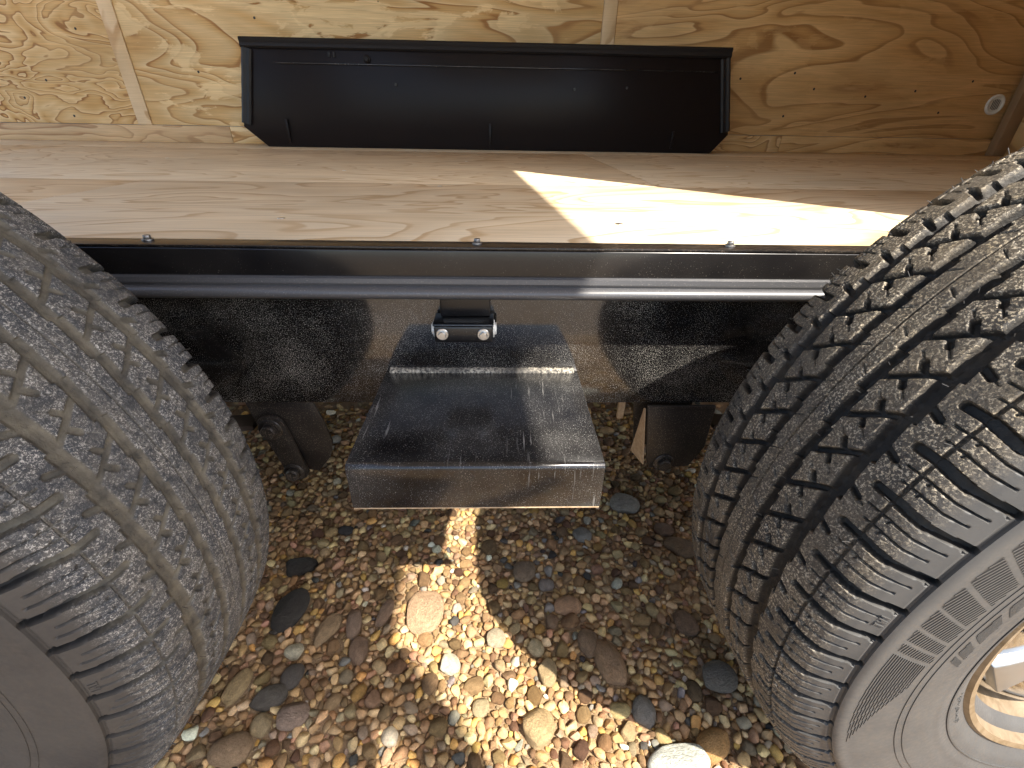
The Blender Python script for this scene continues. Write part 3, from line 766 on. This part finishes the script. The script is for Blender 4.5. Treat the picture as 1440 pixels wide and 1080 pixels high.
def wheel(xc, turn, toe, camber, mat, label, tyre_me):
    w_ = link('wheel', None, None, T); w_['label'] = label
    w_.scale = (1.056, 1.09, 1.056); w_.location = (xc, -.252, .385); w_.rotation_euler = (0, camber, toe)
    ty = link('tyre', tyre_me, None, w_); ty.rotation_euler = (0, -turn, 0)
    ty.material_slots[0].link = 'OBJECT'; ty.material_slots[0].material = mat
    # rim: flange, muddy barrel, spoked face
    revolve('rim', [(.236, -.1055), (.2400, -.1085), (.2360, -.1120), (.2300, -.1105), (.2270, -.103), (.2240, -.088)], M_barrel, w_, 96)
    revolve('rim_barrel', [(.2240, -.088), (.2200, -.080), (.2120, -.060), (.2060, -.02), (.200, .06), (.2, .10), (.21, .115)], M_barrel, w_, 96)
    revolve('wheel_face', [(.2085, -.060), (.2065, -.074), (.198, -.082), (.186, -.086), (.160, -.087), (.120, -.083), (.082, -.070), (.05, -.066), (0, -.066)], M_chrome, w_, 96)
    for k in range(6):
        t = 2*math.pi*(k+.5)/6+.62; vs = []
        for rr_, hw_ in ((.095, .012), (.125, .026), (.150, .036), (.166, .036), (.172, .028)):
            for q in (-1, 1): vs.append((rr_*math.cos(t)-q*hw_*math.sin(t), -.0925, rr_*math.sin(t)+q*hw_*math.cos(t)))
        fs = [(2*a, 2*a+1, 2*a+3, 2*a+2) for a in range(4)]
        vs += [(a, b+.006, c) for a, b, c in vs]; fs += [tuple(x+10 for x in f) for f in fs]
        me = pyd('pocket', vs, fs); link('pocket', me, M_black, w_)
    for k in range(6):
        t = 2*math.pi*k/6+.62; vs = []; N = 10
        for i in range(N+1):
            f = i/N; r = .050+(.196-.050)*f; hw = .030-.012*math.sin(f*math.pi)+(.008*f*f); y = -.084-.010*math.sin(f*math.pi*.5)
            for q, dy in ((-1, .012), (-.8, 0), (.8, 0), (1, .012), (.9, .03), (-.9, .03)):
                vs.append((r*math.cos(t)-q*hw*math.sin(t), y+dy, r*math.sin(t)+q*hw*math.cos(t)))
        fs = []
        for i in range(N):
            for j in range(6): fs.append((i*6+j, i*6+(j+1) % 6, (i+1)*6+(j+1) % 6, (i+1)*6+j))
        me = pyd('spoke', vs, fs+[tuple(range(6)), tuple(N*6+j for j in range(6))[::-1]]); bm = bmesh.new(); bm.from_mesh(me); bmesh.ops.recalc_face_normals(bm, faces=bm.faces)
        link('spoke', bevel_mesh(bm, 'spoke', .002), M_rim, w_)
        a = t+math.pi/6
        hexbolt('lug_nut', (.057*math.cos(a), -.074, .057*math.sin(a)), .010, .018, '-y', M_chrome, w_)
    revolve('hub_cap', [(0, -.125), (.020, -.124), (.032, -.116), (.036, -.10), (.037, -.066), (.078, -.062), (.08, -.03)], M_chrome, w_, 40)
    return w_
wheel(-.703, R(4), R(-1.8), R(-.5), M_rub_l, 'shaded grey dusty wheel left of the step', tyre_left)
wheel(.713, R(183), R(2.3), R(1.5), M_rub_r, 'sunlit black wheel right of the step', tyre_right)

# ------------------------------------------------------------------ stones and gravel
def blob(sub, seed, soft=False):
    r = np.random.default_rng(seed)
    bm = bmesh.new(); bmesh.ops.create_icosphere(bm, subdivisions=sub, radius=1)
    V = np.array([v.co[:] for v in bm.verts]); Fc = np.array([[v.index for v in f.verts] for f in bm.faces]); bm.free()
    # rounded hull: soft plane cuts plus slow bulges
    out = V.copy()
    for k in range(r.integers(4, 7) if soft else r.integers(8, 14)):
        nrm = r.standard_normal(3); nrm /= np.linalg.norm(nrm); h = r.uniform(.70, .92) if soft else r.uniform(.44, .86)
        d = out@nrm; ex = np.maximum(0, d-h); out -= nrm[None, :]*(ex*.82)[:, None]
    for k in range(3):
        kx = r.standard_normal(3)*1.7; out *= (1+.06*np.sin(V@kx+r.uniform(0, 6)))[:, None]
    if sub >= 4:
        out *= (1+.012*np.array([mnoise.noise(Vector(v)*5+Vector((seed, 0, 0))) for v in V]))[:, None]
    out /= np.abs(out).max(0)
    return out, Fc
SH1 = [blob(2, 100+i) for i in range(28)]; SH0 = [blob(1, 200+i) for i in range(16)]
PAL = [((.40, .265, .135), 26), ((.30, .185, .09), 24), ((.19, .115, .06), 16), ((.50, .37, .20), 14), ((.25, .19, .125), 10), ((.34, .20, .12), 6),
       ((.46, .27, .09), 7), ((.22, .20, .175), 3), ((.06, .055, .05), 1.2), ((.58, .52, .41), 2.5), ((.14, .08, .045), 7)]
PAL = [((c[0]*1.18, c[1]*1.16, c[2]*1.08), wt) for c, wt in PAL]
pw = np.array([p[1] for p in PAL], float); pw /= pw.sum(); PC = np.array([p[0] for p in PAL])
def pick(n):
    c = PC[rng.choice(len(PC), n, p=pw)]*rng.uniform(.75, 1.25, (n, 1))*rng.uniform(.93, 1.07, (n, 3)); return np.clip(c, .01, .75)
# named stones read off the photograph: x, y, half width, half depth, rotation, colour, label
TAN, BRN, ORG, DRK, GRY, WHT = (.46, .30, .17), (.24, .155, .09), (.46, .26, .10), (.050, .043, .036), (.24, .235, .225), (.55, .51, .43)
HAND = [
 (-.107, -.103, .033, .040, .1, (.50, .33, .20), 'large flat smooth tan stone in the sunlit patch just below the step'),
 (.151, -.095, .024, .018, .1, (.42, .24, .13), 'oval orange brown stone in shade, just right of the sunlit patch'),
 (.209, -.197, .022, .040, .25, (.34, .21, .115), 'long brown wedge shaped stone standing out in the shade left of the right tyre'),
 (.178, -.163, .017, .023, -.1, BRN, 'brown stone leaning against the long wedge shaped stone'),
 (-.362, -.005, .031, .021, .2, DRK, 'black stone in the shade beside the left tyre, the upper of two black ones'),
 (-.345, -.098, .028, .036, -.5, DRK, 'largest black rough stone, close beside the left tyre'),
 (-.300, .085, .016, .012, 0, (.06, .054, .05), 'small black stone behind the other black ones, near the left hanger'),
 (.375, -.221, .028, .023, .2, (.17, .145, .115), 'dark grey stone tucked against the foot of the right tyre'),
 (.245, -.269, .017, .021, -.2, (.24, .21, .17), 'grey oval stone at the shaded edge of the sunlit gravel'),
 (.276, -.335, .042, .024, .1, (.62, .58, .49), 'large pale cream stone in the sun in front of the right tyre'),
 (.330, -.312, .030, .019, .4, ORG, 'bright orange brown stone in the sun beside the pale cream stone'),
 (-.322, -.240, .026, .016, .4, (.13, .11, .085), 'dark grey speckled stone in front of the left tyre'),
 (-.277, -.264, .023, .018, .3, (.30, .21, .15), 'round brown stone in front of the dark speckled one'),
 (-.345, -.304, .027, .020, .1, (.33, .215, .12), 'plump tan stone nearest the camera beside the left tyre'),
 (-.317, -.276, .014, .016, 0, (.38, .28, .15), 'small square tan stone among the larger stones near the left tyre'),
 (-.269, -.134, .017, .030, -.5, (.36, .24, .13), 'slanting long tan stone between the left tyre and the sunlit patch'),
 (.084, -.287, .026, .024, .5, (.47, .33, .17), 'large tan stone in the sunlit gravel nearest the camera'),
 (.088, -.170, .013, .014, .2, (.48, .38, .22), 'pale yellow stone in the middle of the sunlit gravel'),
 (-.001, -.257, .013, .014, 0, (.44, .35, .20), 'small sunlit tan stone left of the large one nearest the camera'),
 (.021, -.153, .016, .016, .4, (.45, .37, .25), 'cream rounded stone in the sunlit gravel below the step'),
 (.318, .152, .034, .028, .1, (.26, .23, .19), 'broad grey stone in deep shade behind the right end of the step'),
 (.405, .031, .034, .022, -.35, (.20, .125, .07), 'flat brown stone in deep shade beside the right tyre'),
 (.384, .080, .025, .018, 0, (.17, .10, .06), 'dark brown stone behind the flat brown one by the right tyre'),
 (.203, .067, .020, .017, -.3, (.25, .225, .19), 'grey stone in shade right of the step front edge'),
 (-.227, -.122, .013, .028, .2, (.30, .205, .14), 'upright narrow brown stone left of the large flat tan stone'),
 (-.298, -.208, .015, .019, -.3, (.12, .10, .08), 'dark grey stone between brown ones near the left tyre'),
 (-.377, -.225, .015, .027, -.35, (.42, .29, .14), 'triangular yellow tan stone against the left tyre tread'),
 (-.205, -.171, .015, .024, .1, (.25, .16, .10), 'long brown stone in the shade left of the sunlit strip'),
 (-.177, -.105, .012, .026, -.25, (.27, .175, .11), 'slim brown stone touching the shade edge of the sunlit patch'),
 (.104, -.209, .015, .020, -.2, (.44, .32, .17), 'wedge shaped tan stone in the middle of the sunlit gravel'),
 (.075, -.02, .022, .024, .0, (.22, .155, .10), 'round brown stone at the shaded right edge of the sun strip'),
 (.355, -.13, .018, .024, .3, (.20, .12, .07), 'reddish brown stone in the shade close to the right tyre'),
 (.118, -.052, .015, .013, .3, (.25, .20, .16), 'small square grey brown stone in shade above the orange oval one'),
 (-.31, -.17, .015, .013, .3, (.50, .44, .30), 'pale cream stone among brown ones in the shade by the left tyre'),
]
KG = 1.0585
HAND = [(.0263+(h[0]-.0263)*KG, -.6002+(h[1]+.6002)*KG, h[2]*KG, h[3]*KG, h[4], tuple(min(.7, q*1.25) for q in h[5]), h[6]) for h in HAND]
res = .0015
nx, ny = int((GX1-GX0)/res), int((GY1-GY0)/res)
DD = np.full((nx, ny), .05, np.float32)
def stamp(x, y, r, reach):
    i, j = (x-GX0)/res, (y-GY0)/res; k = int((r+reach)/res)+2
    i0, i1, j0, j1 = max(0, int(i)-k), min(nx, int(i)+k+1), max(0, int(j)-k), min(ny, int(j)+k+1)
    if i0 >= i1 or j0 >= j1: return
    a = (np.arange(i0, i1)-i)*res; b = (np.arange(j0, j1)-j)*res
    d = np.sqrt(a[:, None]**2+b[None, :]**2)-r
    np.minimum(DD[i0:i1, j0:j1], d, out=DD[i0:i1, j0:j1])
def stamp_el(x, y, a, b, rot, reach=.03):
    # ellipse as a row of circles along its long axis
    r = min(a, b); L_ = max(a, b)-r; ang = rot if a > b else rot+math.pi/2
    for t in np.linspace(-1, 1, 5): stamp(x+L_*t*math.cos(ang), y+L_*t*math.sin(ang), r*.95, reach)
stones = []
for h in HAND: stones.append(list(h)); stamp_el(*h[:5])
# keep the tyres' contact patches free
def blocked(x, y):
    for xc in (-.70, .71):
        if abs(x-xc) < .13 and -.38 < y < -.12: return True
    return False
XI = GX0+(np.arange(nx)+.5)*res; YI = GY0+(np.arange(ny)+.5)*res
inner = (np.abs(XI)[:, None] < .72) & (YI[None, :] > -.42) & (YI[None, :] < .62)
pile = []
classes = [(.0165, 26, .15), (.0128, 150, .5), (.0103, 520, 1), (.0082, 1300, 1), (.0063, 2900, 1), (.0049, 4300, 1), (.0037, 5200, 1), (.0028, 6000, 1)]
for ci, (r, cap, _) in enumerate(classes):
    rin = classes[ci+1][0] if ci+1 < len(classes) else .002
    for zone, lim in (('in', cap), ('out', cap if r > .0055 else 0)):
        if lim == 0: continue
        ok = (DD >= r*.93) & (inner if zone == 'in' else ~inner)
        if zone == 'out': lim = int(lim*2.0)
        I, J = np.nonzero(ok)
        if len(I) == 0: continue
        pm = rng.permutation(len(I))[:lim*60]; cnt = 0
        for q in pm:
            i, j = I[q], J[q]
            if DD[i, j] < r*.93: continue
            x, y = XI[i], YI[j]
            if r > .007 and blocked(x, y): continue
            pile.append((x, y, r*rng.uniform(.92, 1.12), zone)); stamp(x, y, r, .018); cnt += 1
            if cnt >= lim: break
pile = [p for p in pile]
# largest in view become single stones
def in_view(x, y): return -.42 < y < .35 and -.50-(y > 0)*.1 < x < .50 and not (y < -.1 and (x < -.42 or x > .42))
cand = sorted([p for p in pile if in_view(p[0], p[1])], key=lambda p: -p[2])[:300-len(HAND)]
cs = set(id(p) for p in cand)
rest = [p for p in pile if id(p) not in cs]
S3 = []
for i in range(12):
    o_, f_ = blob(4 if i < 6 else 3, 300+i, i < 6); me = npmesh('stone', o_, f_); me.materials.append(M_stone1); S3.append(me)
def put_stone(x, y, a, b, rot, col, label, group=None, shape=None, c=None):
    o = bpy.data.objects.new('stone', S3[shape if shape is not None else random.randrange(12)]); C.objects.link(o)
    c = c if c is not None else min(a, b)*random.uniform(.62, .85)
    o.scale = (a, b, c); o.rotation_euler = (random.uniform(-.15, .15), random.uniform(-.15, .15), rot)
    o.location = (x, y, GZ+c*random.uniform(.30, .55)); o.color = (*col, 1)
    tag(o, label, 'stone', group); return o
for k, h in enumerate(HAND):
    x, y, a, b, rot, col, lab = h
    put_stone(x, y, a*1.08, b*1.08, rot, col, lab, 'larger stones lying in the gravel', shape=k % 6, c=min(a, b)*(.42 if k == 0 else .7))
SHORT = ['large flat tan stone below the step', 'oval orange brown stone in shade', 'long brown wedge shaped stone', 'brown stone leaning on the wedge', 'upper black stone by the left tyre',
 'largest rough black stone', 'small black stone near the left hanger', 'dark grey stone under the right tyre', 'grey oval stone at the shadow edge', 'large pale cream stone',
 'bright orange brown stone', 'dark speckled stone by the left tyre', 'round brown stone near the left tyre', 'plump tan stone nearest the camera', 'small square tan stone',
 'slanting long tan stone', 'large sunlit stone nearest the camera', 'pale yellow sunlit stone', 'small sunlit tan stone', 'cream rounded sunlit stone', 'broad grey stone behind the step',
 'flat brown stone by the right tyre', 'dark brown stone by the right tyre', 'grey stone right of the step', 'upright narrow brown stone', 'dark grey stone among brown ones', 'triangular yellow tan stone',
 'long brown shaded stone', 'slim brown stone by the sun patch', 'wedge shaped tan sunlit stone', 'round brown stone by the sun strip', 'reddish brown shaded stone', 'small square grey brown stone', 'pale cream shaded stone']
cols = pick(len(cand)); taken = {}
def pebble_label(p, col, e):
    lum = sum(col)/3
    tone = 'pale cream' if lum > .36 else 'tan' if lum > .25 else 'brown' if lum > .13 else 'dark brown'
    if col[0] < 1.3*col[2]: tone = {'pale cream': 'pale grey', 'tan': 'light grey', 'brown': 'grey', 'dark brown': 'near black'}[tone]
    form = 'long' if e > 1.2 else 'oval' if e > 1.1 else 'round'
    near = sorted(range(len(HAND)), key=lambda k: (HAND[k][0]-p[0])**2+(HAND[k][1]-p[1])**2)[:3]
    for k in near:
        dx, dy = p[0]-HAND[k][0], p[1]-HAND[k][1]
        side = ('right of' if dx > 0 else 'left of') if abs(dx) > abs(dy) else ('behind' if dy > 0 else 'in front of')
        lab = tone+' '+form+' pebble just '+side+' the '+SHORT[k]
        if lab not in taken: break
    taken[lab] = 1; return lab, tone
for p, col in zip(cand, cols):
    e = random.uniform(1.0, 1.3)
    lab, tone = pebble_label(p, col, e)
    put_stone(p[0], p[1], p[2]*e*1.06, p[2]*1.06/e**.4, random.uniform(0, 3.14), tuple(col), lab, 'pebbles between the tyres')
def batch(items, shapes, name):
    n = len(items); nv = len(shapes[0][0]); Fb = shapes[0][1]
    P_ = np.array([(p[0], p[1], p[2]) for p in items])
    si = rng.integers(0, len(shapes), n); B = np.stack([s_[0] for s_ in shapes])[si]
    e = rng.uniform(1.0, 1.45, n); a = P_[:, 2]*e*1.08; b = P_[:, 2]*1.08/e**.35; c = P_[:, 2]*rng.uniform(.55, .9, n)
    B = B*np.stack([a, b, c], 1)[:, None, :]
    tx, ty, tz = rng.normal(0, .22, n), rng.normal(0, .22, n), rng.uniform(0, 6.28, n)
    cx, sx, cy, sy, cz, sz = np.cos(tx), np.sin(tx), np.cos(ty), np.sin(ty), np.cos(tz), np.sin(tz)
    x, y, z = B[..., 0], B[..., 1], B[..., 2]
    y, z = y*cx[:, None]-z*sx[:, None], y*sx[:, None]+z*cx[:, None]
    x, z = x*cy[:, None]+z*sy[:, None], -x*sy[:, None]+z*cy[:, None]
    x, y = x*cz[:, None]-y*sz[:, None], x*sz[:, None]+y*cz[:, None]
    V = np.stack([x+P_[:, 0, None], y+P_[:, 1, None], z+(GZ+c*rng.uniform(.15, .8, n))[:, None]], -1).reshape(-1, 3)
    Fa = (Fb[None]+(np.arange(n)*nv)[:, None, None]).reshape(-1, 3)
    me = npmesh(name, V, Fa)
    col = np.repeat(np.concatenate([pick(n), np.ones((n, 1))], 1), nv, axis=0).astype(np.float32)
    at = me.attributes.new('col', 'FLOAT_COLOR', 'POINT'); at.data.foreach_set('color', col.ravel())
    return me
inn = [p for p in rest if p[3] == 'in' and p[2] > .0043]; inn2 = [p for p in rest if p[3] == 'in' and p[2] <= .0043]; outp = [p for p in rest if p[3] == 'out']
me1 = batch(inn, SH1, 'gravel'); me2 = batch(inn2+outp, SH0, 'gravel')
print('pebbles', len(inn), len(inn2), len(outp), 'single', len(cand)+len(HAND))
me1.set_sharp_from_angle(angle=R(34)); me2.set_sharp_from_angle(angle=R(30))
g1 = link('gravel', me1, M_stone); tag(g1, 'mixed tan and brown river gravel covering the ground under the trailer', 'gravel', kind='stuff')
g2 = link('gravel', me2, M_stone); tag(g2, 'fine grit and outlying gravel around and between the larger pebbles', 'gravel', kind='stuff')
